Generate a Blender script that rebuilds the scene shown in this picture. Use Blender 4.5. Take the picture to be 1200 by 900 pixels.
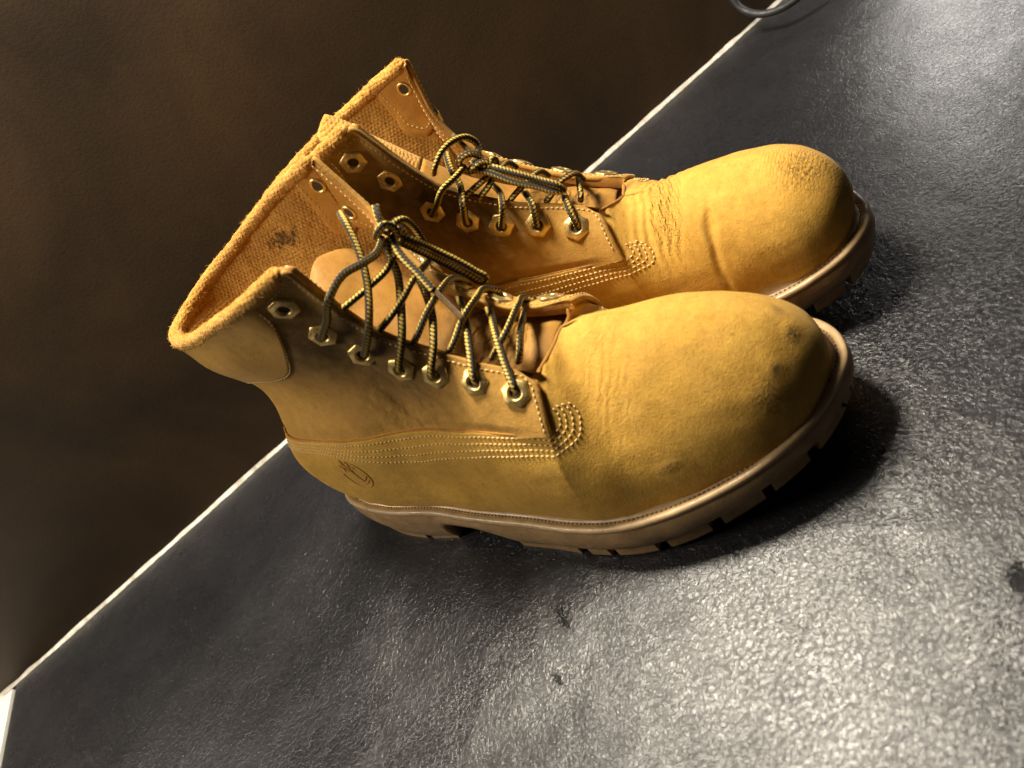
import bpy, math, random
import numpy as np
random.seed(4); RNG=np.random.default_rng(7)
S=bpy.context.scene
for o in list(bpy.data.objects): bpy.data.objects.remove(o)
# ------------------------------------------------------------------ camera
CAM_H,CAM_D,PITCH,ROLL,YAW,FPX,CAM_X=.3028,.5726,.628,-.7284,-.0018,880.,.054
def cam_basis():
    cy,sy=math.cos(YAW),math.sin(YAW)
    r=np.array([cy,sy,0]);f=np.array([-sy,cy,0]);u=np.array([0,0,1.])
    f2=f*math.cos(PITCH)-u*math.sin(PITCH); u2=u*math.cos(PITCH)+f*math.sin(PITCH)
    cr,sr=math.cos(ROLL),math.sin(ROLL)
    return r*cr+u2*sr, -r*sr+u2*cr, f2
from mathutils import Matrix, Vector
cd=bpy.data.cameras.new('camera'); cam=bpy.data.objects.new('camera',cd); S.collection.objects.link(cam)
r_,u_,f_=cam_basis()
cam.matrix_world=Matrix(((r_[0],u_[0],-f_[0],CAM_X),(r_[1],u_[1],-f_[1],-CAM_D),(r_[2],u_[2],-f_[2],CAM_H),(0,0,0,1)))
cd.sensor_width=36; cd.lens=FPX/1200*36; cd.clip_start=.01; cd.clip_end=50
cd.dof.use_dof=True; cd.dof.focus_distance=.43; cd.dof.aperture_fstop=9.0
S.camera=cam
S.render.resolution_x=1024; S.render.resolution_y=768
# ------------------------------------------------------------------ light
W=bpy.data.worlds.new('World'); S.world=W; W.use_nodes=True
W.node_tree.nodes['Background'].inputs[0].default_value=(1.0,.92,.85,1)
W.node_tree.nodes['Background'].inputs[1].default_value=.018
def lamp(name,loc,target,size,power,col):
    l=bpy.data.lights.new(name,'AREA'); l.shape='DISK'; l.size=size; l.energy=power; l.color=col
    o=bpy.data.objects.new(name,l); S.collection.objects.link(o); o.location=loc
    o.rotation_euler=(Vector(target)-Vector(loc)).to_track_quat('-Z','Y').to_euler()
    return o
lamp('key_lamp',(.06,-.07,.80),(.08,-.28,.03),.21,19.5,(1,.90,.74))
lamp('room_lamp',(-.75,-.06,.75),(.0,-.25,.05),.40,11.0,(1,.90,.74))
lamp('side_lamp',(.575,-.035,.125),(.40,-.20,.0),.12,.42,(1,.95,.88))
S.view_settings.view_transform='Standard'; S.view_settings.look='None'; S.view_settings.exposure=0; S.view_settings.gamma=1
S.render.engine='CYCLES'
# ---- numpy geometry of the boot (right boot, local metres: x to the toe, +y to the inner side, z up)
def spl(us, vals, u):
    us=np.asarray(us,float); v=np.asarray(vals,float); u=np.asarray(u,float)
    if v.ndim==1: v=v[:,None]
    h=np.diff(us)[:,None]; d=np.diff(v,axis=0)/h
    m=np.zeros_like(v); m[0]=d[0]; m[-1]=d[-1]
    if len(us)>2: m[1:-1]=(d[:-1]*h[1:]+d[1:]*h[:-1])/(h[1:]+h[:-1])
    k=np.clip(np.searchsorted(us,u,side='right')-1,0,len(us)-2)
    H=(us[k+1]-us[k]); s=((u-us[k])/H)[...,None]; H=H[...,None]
    s2=s*s; s3=s2*s
    return (2*s3-3*s2+1)*v[k]+(s3-2*s2+s)*H*m[k]+(-2*s3+3*s2)*v[k+1]+(s3-s2)*H*m[k+1]
def sst(a,b,x):
    t=np.clip((x-a)/(b-a),0,1); return t*t*(3-2*t)
UC,UT=.44,.72
US=[0,.10,.2,.3,.38,.44,.50,.56,.62,.67,.72,.76,.80,.86,.92,.97,1]
P0L=[(.008,0,.037),(.016,-.023,.037),(.035,-.033,.037),(.062,-.037,.035),(.085,-.038,.034),(.103,-.039,.033),(.122,-.042,.032),(.143,-.044,.031),(.163,-.047,.031),(.182,-.050,.031),(.200,-.052,.031),(.215,-.051,.031),(.232,-.047,.032),(.255,-.040,.034),(.2835,-.0265,.0365),(.3018,-.008,.0398),(.3078,.013,.0415)]
P0M=[(.008,0,.037),(.016,.022,.037),(.036,.032,.037),(.065,.032,.035),(.09,.030,.034),(.11,.030,.033),(.13,.0315,.032),(.148,.034,.031),(.168,.0375,.031),(.186,.041,.031),(.203,.044,.031),(.219,.047,.031),(.236,.0485,.032),(.260,.0475,.034),(.2855,.0445,.0382),(.3030,.030,.0405),(.3078,.013,.0415)]
T0L=[(-.02,0,.035),(-.012,-.012,.035),(0,-.010,.03),(0,-.010,.03),(0,-.009,.03),(0,-.009,.03),(0,-.010,.028),(0,-.010,.028),(0,-.010,.028),(0,-.009,.028),(0,-.008,.028),(0,-.007,.030),(.002,-.007,.031),(.005,-.007,.034),(.008,-.005,.038),(.009,-.002,.042),(.009,0,.043)]
P1={}
P1['R','L']=[(-.004,0,.176),(.008,-.013,.176),(.036,-.024,.180),(.075,-.034,.188),(.108,-.037,.1945),(.139,-.030,.2005),(.140,-.0255,.170),(.147,-.0235,.1505),(.163,-.021,.132),(.183,-.022,.119),(.203,-.022,.107),(.2065,-.008,.1065),(.209,.003,.1070),(.221,.004,.1085),(.232,.006,.1068),(.238,.006,.1050),(.241,.006,.1040)]
P1['R','M']=[(-.004,0,.176),(.010,.024,.182),(.04,.037,.190),(.072,.043,.199),(.10,.045,.206),(.123,.044,.211),(.136,.036,.182),(.151,.020,.1575),(.166,.011,.138),(.184,.010,.1195),(.2125,.013,.1085),(.210,.008,.106),(.209,.003,.1070),(.221,.004,.1085),(.232,.006,.1068),(.238,.006,.1050),(.241,.006,.1040)]
P1['L','L']=[(-.006,0,.178),(.004,-.022,.180),(.026,-.034,.184),(.058,-.038,.190),(.094,-.039,.196),(.127,-.034,.202),(.124,-.028,.167),(.135,-.024,.1425),(.153,-.020,.1245),(.177,-.0155,.1055),(.202,-.013,.0915),(.203,-.006,.0930),(.204,.002,.0930),(.218,.003,.0915),(.232,.005,.0905),(.240,.006,.0905),(.244,.006,.0905)]
P1['L','M']=[(-.006,0,.178),(.006,.022,.183),(.034,.035,.190),(.066,.041,.197),(.094,.041,.203),(.118,.037,.207),(.126,.033,.176),(.135,.029,.154),(.158,.026,.131),(.180,.023,.116),(.197,.023,.104),(.201,.010,.0965),(.204,.002,.0930),(.218,.003,.0915),(.232,.005,.0905),(.240,.006,.0905),(.244,.006,.0905)]
T1N=[(.03,0,-.045),(.022,.014,-.045),(.012,.016,-.04),(.002,.018,-.045),(-.008,.018,-.045),(-.016,.017,-.046),(-.018,.012,-.038),(-.014,.002,-.030),(-.006,-.010,-.024),(-.001,-.018,-.018),(0,-.022,-.010),(.004,-.03,-.003),(.006,-.034,0),(.018,-.034,0),(.034,-.022,.001),(.042,-.010,.001),(.044,0,.001)]
T1F=[(.03,0,-.045),(.022,.014,-.045),(.012,.016,-.04),(.002,.012,-.04),(-.004,.004,-.04),(-.012,-.004,-.04),(-.012,-.010,-.03)]+[(-.006,-.016,-.016),(-.002,-.020,-.010),(0,-.022,-.008),(0,-.022,-.008),(.004,-.022,-.006),(.006,-.020,-.004),(.016,-.018,-.003),(.028,-.016,-.001),(.036,-.008,0),(.040,0,0)]
T1R=T1N[:11]+[(.004,-.028,-.004),(.006,-.030,-.006),(.016,-.027,-.008),(.030,-.021,-.0070),(.038,-.010,-.0065),(.040,0,-.0065)]
T1RF=T1F[:7]+[(-.006,-.018,-.014),(-.002,-.024,-.007),(0,-.026,-.006),(0,-.026,-.006),(.004,-.024,-.006),(.006,-.022,-.005)]+[(.016,-.017,-.006),(.027,-.015,-.0065),(.036,-.009,-.0065),(.040,0,-.0065)]
T1V={('R','L'):T1R,('R','M'):T1RF,('L','M'):T1N,('L','L'):T1F}
T0F=T0L[:10]+[(0,-.006,.026),(0,-.003,.024),(.001,-.002,.024),(.003,-.002,.026),(.008,-.003,.033),(.009,-.001,.038),(.009,0,.040)]
T0N=T0L[:12]+[(.002,-.007,.030),(.005,-.007,.032),(.008,-.005,.036),(.009,-.002,.039),(.009,0,.040)]
T0R=T0L[:10]+[(0,-.0072,.0268),(0,-.0055,.0255),(.001,-.004,.0240),(.003,-.0025,.0235),(.0045,-.0015,.028),(.005,-.001,.0305),(.005,0,.031)]
T0RF=T0L[:10]+[(0,-.006,.026),(0,-.003,.023),(.001,-.002,.022),(.003,-.001,.023),(.0045,-.001,.028),(.005,-.0005,.0305),(.005,0,.031)]
T0N=T0L[:11]+[(0,-.004,.028),(.002,-.004,.027),(.005,-.004,.029),(.008,-.003,.034),(.009,-.001,.038),(.009,0,.039)]
T0V={('R','L'):T0R,('R','M'):T0RF,('L','M'):T0N,('L','L'):T0F}
def top(boot,side,u):
    p1v=np.array(P1[boot,side]); po=np.array(P1[boot,'M' if side=='L' else 'L']); ic=US.index(UC); it=US.index(UT)
    a=spl([-.10]+US[:ic+1],np.r_[po[1:2],p1v[:ic+1]],np.clip(u,0,UC)); b=spl(US[ic:it+1],p1v[ic:it+1],np.clip(u,UC,UT)); d=spl(US[it:]+[1.03],np.r_[p1v[it:],po[-2:-1]],np.clip(u,UT,1))
    return np.where((u<=UC)[...,None],a,np.where((u<=UT)[...,None],b,d))
def base(boot,side,u,t):
    u=np.asarray(u,float);t=np.asarray(t,float)[...,None]
    sg=np.array([1,1,1]) if side=='L' else np.array([1,-1,1])
    ot='M' if side=='L' else 'L'; so=sg*np.array([1,-1,1]); UE=[-.10]+US+[1.03]
    ext=lambda a,b: np.concatenate([[b[1]],a,[b[-2]]])      # ghost stations from the other side keep heel and toe smooth
    p0=spl(UE,ext(*[np.array(v) for v in ((P0L,P0M) if side=='L' else (P0M,P0L))]),u)
    t0=spl(UE,ext(np.array(T0V[boot,side])*sg,np.array(T0V[boot,ot])*so),u)
    p1=top(boot,side,u)
    sm=sum(top(boot,side,np.clip(u+k,0,1)) for k in (-.032,-.016,0,.016,.032))/5
    w=(sst(.40,1.0,t[...,0])+(1-sst(.70,.66,u))*(1-sst(.40,1.0,t[...,0])))[...,None]
    w=np.where((u<.06)[...,None],np.maximum(w,1-sst(0,.06,u)[...,None]),w)
    p1=sm*(1-w)+p1*w
    t1=spl(UE,ext(np.array(T1V[boot,side])*sg,np.array(T1V[boot,ot])*so),u)
    s=1-t
    return s**3*p0+3*s*s*t*(p0+t0)+3*s*t*t*(p1+t1)+t**3*p1
def patch(boot,side,u,t,off=0.0,bump=None):
    """point on the boot upper, pushed out along the normal by off (+ bump(u,t,p))"""
    u=np.asarray(u,float);t=np.asarray(t,float)
    p=base(boot,side,u,t); n=pnormal(boot,side,u,t)
    o=np.asarray(off,float)+shape_off(boot,side,u,t,p)
    return p+n*o[...,None]
def pnormal(boot,side,u,t):
    e=1e-3; t=np.minimum(t,1-.045*sst(.78,.86,np.asarray(u)))
    u0=np.clip(u-e,0,1);u1=np.clip(u+e,0,1);t0=np.clip(t-e,0,1);t1=np.clip(t+e,0,1)
    du=base(boot,side,u1,t)-base(boot,side,u0,t); dt=base(boot,side,u,t1)-base(boot,side,u,t0)
    n=np.cross(du,dt)
    if side=='M': n=-n
    l=np.linalg.norm(n,axis=-1,keepdims=True)
    return n/np.maximum(l,1e-12)
def shape_off(boot,side,u,t,p):
    g=lambda x,c,w: np.exp(-((x-c)/w)**2)
    o=.007*g(t,.28,.16)*g(u,0,.16)              # heel bulge
    o=o-.004*g(t,.62,.14)*sst(.62,.3,u)
    if (boot,side) in (('R','L'),('L','M')): o=o-.0035*g(t,.62,.12)*g(u,.42,.13)+.002*g(t,.42,.10)*g(u,.45,.16)           # ankle
    o=o+.006*g(t,.86,.13)*sst(.36,.22,u)        # padded collar
    return o
LIP=[(.0,0),(.003,-.014),(.011,-.027),(.031,-.0365),(.053,-.041),(.09,-.043),(.118,-.0475),(.156,-.0525),(.184,-.057),(.208,-.058),(.232,-.054),(.252,-.0475),(.270,-.0395),(.286,-.029),(.301,-.0145),(.311,.004),(.3140,.016),(.311,.029),(.301,.042),(.280,.052),(.25,.0555),(.225,.053),(.19,.047),(.15,.040),(.115,.0365),(.08,.037),(.045,.039),(.02,.032),(.005,.017),(0,0)]
def lip(n):
    L=np.array(LIP); L=np.concatenate([L[-4:-1],L,L[1:4]])
    d=np.r_[0,np.cumsum(np.linalg.norm(np.diff(L,axis=0),axis=1))]
    a,b=d[3],d[-4]
    q=spl(d,L,np.linspace(a,b,n,endpoint=False))
    return q
def ztop(x): return spl([-.02,.0,.06,.12,.18,.23,.27,.312],[.036,.036,.0345,.0315,.0305,.032,.036,.042],np.clip(x,-.01,.312))[...,0]
def zbot(x): return spl([-.02,.0,.02,.2,.235,.27,.29,.312],[.004,.004,0,0,.0030,.0105,.0145,.0190],np.clip(x,-.01,.312))[...,0]
LACES={
 'R':[
  ('strand',[(0.1191,-0.0215,0.1617),(0.1224,-0.0283,0.1632),(0.134,-0.0286,0.171),(0.1449,-0.0275,0.1806),(0.1493,-0.0175,0.1827),(0.153,-0.0076,0.1791),(0.1547,0.0006,0.1764),(0.1539,0.0105,0.1767)]),
  ('strand',[(0.1253,-0.0191,0.1413),(0.1319,-0.0261,0.1451),(0.1463,-0.0237,0.1587),(0.1482,-0.0089,0.1703),(0.1457,0.0038,0.1817),(0.1411,0.0123,0.1889),(0.1329,0.0217,0.1901)]),
  ('strand',[(0.1349,-0.023,0.1688),(0.14,-0.0217,0.1699),(0.1476,-0.0102,0.1683),(0.1538,0.0015,0.1675),(0.1558,0.0077,0.1689),(0.1545,0.0127,0.1729)]),
  ('strand',[(0.1412,-0.0218,0.1279),(0.1442,-0.0279,0.1326),(0.1547,-0.0206,0.1468),(0.155,-0.0072,0.1555),(0.1538,0.003,0.1621),(0.1529,0.0083,0.1698),(0.1538,0.0112,0.1745)]),
  ('strand',[(0.1414,-0.0215,0.1507),(0.147,-0.0201,0.1526),(0.1566,-0.0094,0.1555),(0.1605,-0.0001,0.1573),(0.1604,0.0122,0.1548),(0.1548,0.025,0.1499)]),
  ('strand',[(0.1559,-0.0227,0.12),(0.1581,-0.028,0.125),(0.1645,-0.0198,0.1361),(0.164,-0.0085,0.1424),(0.1588,0.0037,0.1482),(0.153,0.0131,0.1533)]),
  ('strand',[(0.1517,-0.0193,0.1372),(0.156,-0.0193,0.1398),(0.1643,-0.0098,0.1458),(0.1689,0.0028,0.147),(0.1668,0.0163,0.1406),(0.1666,0.0201,0.1353),(0.164,0.0239,0.1299)]),
  ('strand',[(0.1757,-0.0249,0.1115),(0.1779,-0.029,0.1175),(0.1785,-0.0188,0.1273),(0.176,-0.0079,0.132),(0.1672,0.0079,0.1335),(0.1579,0.0207,0.1334)]),
  ('strand',[(0.1637,-0.0185,0.1264),(0.1691,-0.0177,0.1294),(0.1765,-0.0078,0.1355),(0.1793,0.0043,0.135),(0.1754,0.0183,0.128),(0.1766,0.0221,0.1225),(0.1739,0.0263,0.117)]),
  ('strand',[(0.1917,-0.0277,0.1026),(0.1947,-0.0306,0.1089),(0.1921,-0.0224,0.1167),(0.1883,-0.0111,0.1237),(0.1809,0.0029,0.1244),(0.1677,0.0205,0.1206)]),
  ('strand',[(0.1824,-0.0162,0.116),(0.1868,-0.0156,0.1195),(0.1936,-0.008,0.1237),(0.1946,0.0057,0.1235),(0.1907,0.0182,0.1164),(0.1931,0.0197,0.1124),(0.1897,0.0241,0.1074)]),
  ('strand',[(0.193,-0.0161,0.11),(0.1963,-0.0147,0.1146),(0.1968,-0.0068,0.1184),(0.1937,0.0045,0.1168),(0.1851,0.021,0.108)]),
  ('bow',[(0.1559,0.0131,0.1745),(0.1604,0.0057,0.1688),(0.1659,0.0006,0.1602),(0.1706,-0.0039,0.1518)]),
  ('aglet',[(0.1707,-0.0035,0.1519),(0.1756,-0.0076,0.1449),(0.1806,-0.0116,0.1384)]),
  ('bow',[(0.1567,0.0159,0.1746),(0.1594,0.0173,0.169),(0.1607,0.0236,0.156),(0.1664,0.0252,0.1447),(0.1703,0.0262,0.1353),(0.1725,0.0265,0.1283),(0.1705,0.0256,0.1276),(0.1669,0.0243,0.1345),(0.1608,0.0235,0.1459),(0.1595,0.0175,0.1599),(0.1575,0.0143,0.1692)]),
  ('bow',[(0.1558,0.0124,0.1772),(0.1572,0.0183,0.1775),(0.1584,0.0233,0.1752),(0.1576,0.0267,0.1692),(0.1569,0.027,0.162),(0.1552,0.027,0.156)]),
  ('bow',[(0.1548,0.0203,0.1879),(0.1546,0.0178,0.1852),(0.1545,0.0152,0.1809),(0.1545,0.0128,0.1774)]),
  ('knot',[(0.1511,0.0114,0.178),(0.1553,0.0107,0.181),(0.1581,0.0123,0.1817),(0.1594,0.0143,0.1785),(0.1591,0.0144,0.1748),(0.1544,0.0138,0.173),(0.1506,0.0126,0.1741),(0.1514,0.0111,0.1773)]),
  ('knot',[(0.1543,0.0146,0.1708),(0.1584,0.015,0.1738),(0.159,0.0182,0.1739),(0.158,0.0192,0.171),(0.155,0.0182,0.1684),(0.1533,0.0163,0.168)]),
 ],
 'L':[
  ('strand',[(0.1162,0.023,0.1429),(0.1191,0.0313,0.1453),(0.1265,0.0333,0.1504),(0.1366,0.035,0.1575),(0.1425,0.0288,0.1573),(0.1469,0.0218,0.1571)]),
  ('strand',[(0.1321,0.0257,0.1303),(0.1339,0.0325,0.1335),(0.1416,0.0369,0.1463),(0.1411,0.0278,0.1513),(0.1381,0.0198,0.158),(0.1361,0.0125,0.161),(0.131,0.0014,0.1589)]),
  ('strand',[(0.1472,0.0272,0.1197),(0.1501,0.0332,0.1238),(0.1567,0.0337,0.1329),(0.155,0.0232,0.1358),(0.1492,0.0134,0.1369)]),
  ('strand',[(0.1642,0.0275,0.1112),(0.1669,0.0325,0.1161),(0.1694,0.0295,0.1246),(0.1649,0.019,0.1274),(0.159,0.0076,0.127)]),
  ('strand',[(0.183,0.0288,0.1004),(0.1855,0.0323,0.1068),(0.1849,0.0288,0.1136),(0.1822,0.0183,0.1168),(0.1761,0.0044,0.1151)]),
  ('strand',[(0.1376,0.026,0.1437),(0.1425,0.0268,0.1455),(0.148,0.0246,0.1461),(0.1528,0.0219,0.1463)]),
  ('strand',[(0.1431,0.0259,0.138),(0.1472,0.0263,0.1408),(0.1519,0.0242,0.1424),(0.1547,0.0202,0.1435),(0.1568,0.0081,0.142),(0.1568,-0.0018,0.1371),(0.1574,-0.0044,0.1316)]),
  ('strand',[(0.1554,0.0219,0.1278),(0.1592,0.0236,0.1307),(0.1661,0.02,0.1325),(0.1712,0.0123,0.1319),(0.1723,0.0042,0.1276),(0.1722,-0.0003,0.1212)]),
  ('strand',[(0.1712,0.0173,0.1171),(0.1758,0.0183,0.1199),(0.1817,0.0134,0.1223),(0.1862,0.0092,0.1213),(0.1872,0.0009,0.1159),(0.1872,-0.0023,0.1095)]),
  ('strand',[(0.1868,0.0146,0.108),(0.1888,0.015,0.1114),(0.1884,0.0105,0.1128),(0.1731,-0.0288,0.0953)]),
  ('bow',[(0.1289,0.0205,0.1607),(0.1341,0.0241,0.1652),(0.1397,0.021,0.169),(0.146,0.0128,0.1683),(0.1501,0.0074,0.1642),(0.1519,0.0062,0.1579),(0.151,0.0133,0.1548),(0.149,0.0185,0.1552)]),
  ('aglet',[(0.1437,0.0066,0.1686),(0.1468,0.0102,0.1642),(0.1501,0.014,0.159)]),
  ('bow',[(0.1521,0.0222,0.1526),(0.157,0.0222,0.1477),(0.1648,0.0232,0.1391),(0.1746,0.0222,0.1296),(0.1813,0.0217,0.1228),(0.1847,0.0203,0.1208),(0.1842,0.0207,0.1235),(0.1757,0.0206,0.1328),(0.1678,0.0209,0.1411),(0.1601,0.0202,0.148),(0.156,0.019,0.1507)]),
  ('knot',[(0.1444,0.0214,0.1571),(0.1463,0.0222,0.1613),(0.1499,0.0204,0.1618),(0.1531,0.0169,0.1583),(0.1539,0.0157,0.1546),(0.152,0.0182,0.1519),(0.1476,0.0215,0.1533),(0.1448,0.0219,0.1565)]),
  ('knot',[(0.1532,0.0194,0.1464),(0.1565,0.0199,0.15),(0.1583,0.016,0.1515),(0.1586,0.013,0.1487),(0.1572,0.0149,0.1459),(0.154,0.0184,0.1457)]),
  ('knot',[(0.1464,0.0205,0.1533),(0.1523,0.0224,0.1553),(0.1553,0.0197,0.1541),(0.1581,0.0184,0.1501),(0.1569,0.0183,0.1458),(0.1523,0.0205,0.147)]),
 ],
}
# ------------------------------------------------------------------ helpers
def vnoise(p,scale,seed=0):
    """smooth 3-D value noise in -1..1"""
    p=np.asarray(p,float)*scale; i=np.floor(p).astype(np.int64); f=p-i; f=f*f*(3-2*f)
    def h(ix,iy,iz):
        n=(ix*374761393+iy*668265263+iz*2147483647+seed*1274126177)&0xffffffff
        n=((n^(n>>13))*1274126177)&0xffffffff
        return ((n^(n>>16))&0xffff)/32767.5-1
    x,y,z=i[...,0],i[...,1],i[...,2]; fx,fy,fz=f[...,0],f[...,1],f[...,2]
    L=lambda a,b,t:a+(b-a)*t
    return L(L(L(h(x,y,z),h(x+1,y,z),fx),L(h(x,y+1,z),h(x+1,y+1,z),fx),fy),L(L(h(x,y,z+1),h(x+1,y,z+1),fx),L(h(x,y+1,z+1),h(x+1,y+1,z+1),fx),fy),fz)
def mk(name,V,F,mat,parent=None,smooth=True,uv=None,mirror=False,weld=False,stuff=False,label=None):
    V=np.asarray(V,float).reshape(-1,3).copy(); F=[tuple(int(k) for k in f) for f in F]
    if mirror: V[:,1]*=-1; F=[f[::-1] for f in F]
    me=bpy.data.meshes.new(name); me.from_pydata(V.tolist(),[],F)
    if uv is not None:
        l=me.uv_layers.new(name='UVMap'); vi=np.empty(len(me.loops),int); me.loops.foreach_get('vertex_index',vi)
        l.data.foreach_set('uv',np.asarray(uv,float)[vi].ravel())
    if weld:
        import bmesh
        bm=bmesh.new(); bm.from_mesh(me); bmesh.ops.remove_doubles(bm,verts=bm.verts,dist=2e-5); bm.to_mesh(me); bm.free()
    if smooth: me.polygons.foreach_set('use_smooth',[True]*len(me.polygons))
    me.materials.append(mat); me.update()
    o=bpy.data.objects.new(name,me); S.collection.objects.link(o)
    if parent is not None: o.parent=parent
    if stuff: o['kind']='stuff'
    if label: o['label']=label
    return o
def gridf(n,m,off=0,closed=False):
    F=[]
    for i in range(n-1 if not closed else n):
        for j in range(m-1):
            a=off+i*m+j; b=off+((i+1)%n)*m+j
            F.append((a,b,b+1,a+1))
    return F
def flip(F): return [f[::-1] for f in F]
def edge_samples(n,e=(0,.004,.01,.02)):
    e=np.array(e); return np.unique(np.r_[e,np.linspace(e[-1],1-e[-1],n),1-e])
def shell(PO,PI):
    """closed shell between an outer grid and an inner grid"""
    n,m,_=PO.shape; V=np.r_[PO.reshape(-1,3),PI.reshape(-1,3)]; k=n*m
    F=gridf(n,m)+[f[::-1] for f in gridf(n,m,k)]
    for i in range(n-1):
        a=i*m; b=(i+1)*m; F.append((a,a+k,b+k,b)); a+=m-1; b+=m-1; F.append((a,b,b+k,a+k))
    for j in range(m-1):
        a=j; b=j+1; F.append((a,b,b+k,a+k)); a+=(n-1)*m; b+=(n-1)*m; F.append((a,a+k,b+k,b))
    return V,F
def tube(P,rad,sides=12,cap=True,flat=1.0,noise=0,smoothn=None):
    """tube swept along a smooth curve through P; uv = (angle, length in metres)"""
    P=np.asarray(P,float)
    d=np.r_[0,np.cumsum(np.linalg.norm(np.diff(P,axis=0),axis=1))]
    n=smoothn or max(8,int(d[-1]/.0009))
    C=spl(d,P,np.linspace(0,d[-1],n)); T=np.gradient(C,axis=0); T/=np.linalg.norm(T,axis=1,keepdims=True)
    up=np.array([.2,.3,1.]); N=up-T[0]*(up@T[0]); N/=np.linalg.norm(N); fr=[]
    for i in range(n):
        N=N-T[i]*(N@T[i]); N/=np.linalg.norm(N); fr.append(N.copy())
    fr=np.array(fr); B=np.cross(T,fr)
    a=np.linspace(0,2*np.pi,sides+1)
    r=rad if np.ndim(rad) else np.full(n,rad)
    V=C[:,None]+r[:,None,None]*(np.cos(a)[None,:,None]*fr[:,None]*flat+np.sin(a)[None,:,None]*B[:,None])
    L=np.r_[0,np.cumsum(np.linalg.norm(np.diff(C,axis=0),axis=1))]
    uv=np.stack(np.broadcast_arrays(a[None]/(2*np.pi),L[:,None]),-1).reshape(-1,2)
    if noise: V=V+(vnoise(V,700,3)*noise)[...,None]*(V-C[:,None])/rad if not np.ndim(rad) else V
    F=flip(gridf(n,sides+1)); V=V.reshape(-1,3)
    if cap:
        k=len(V); V=np.r_[V,C[:1],C[-1:]]; uv=np.r_[uv,[[0,0]],[[0,L[-1]]]]
        for j in range(sides): F.append((k,j+1,j)); b=(n-1)*(sides+1); F.append((k+1,b+j,b+j+1))
    return V,F,uv
def join(parts):
    V=[];F=[];k=0
    for v,f in parts:
        V.append(np.asarray(v).reshape(-1,3)); F+= [tuple(int(i)+k for i in q) for q in f]; k+=len(V[-1])
    return np.concatenate(V),F
def stitches(P,N,pitch=.0027,ln=.0020,rad=.00042,sink=.00005,jit=.1):
    """row of thread stitches along polyline P with normals N"""
    P=np.asarray(P);N=np.asarray(N); d=np.r_[0,np.cumsum(np.linalg.norm(np.diff(P,axis=0),axis=1))]
    k=int(d[-1]/pitch); V=[];F=[]
    for i in range(k):
        s=(i+.5)*pitch; 
        ip=lambda A,x:np.array([np.interp(x,d,A[:,j]) for j in range(3)])
        c=ip(P,s); t=ip(P,s+.0005)-ip(P,s-.0005); t/=np.linalg.norm(t)+1e-12; n=ip(N,s); n/=np.linalg.norm(n)+1e-12; b=np.cross(t,n)
        l=ln*(1+jit*(random.random()-.5)); t=t+b*(random.random()-.5)*.12; o=len(V)
        for x,rr,up in ((-.5,.35,-.0004),(-.28,1,.00012),(.28,1,.00012),(.5,.35,-.0004)):
            for a in range(5):
                A=a*2*math.pi/5; V.append(c+t*l*x+(n*math.sin(A)+b*math.cos(A))*rad*rr+n*(up-sink))
        for q in range(3):
            for a in range(5): F.append((o+q*5+a,o+q*5+(a+1)%5,o+(q+1)*5+(a+1)%5,o+(q+1)*5+a))
    return V,F
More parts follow.
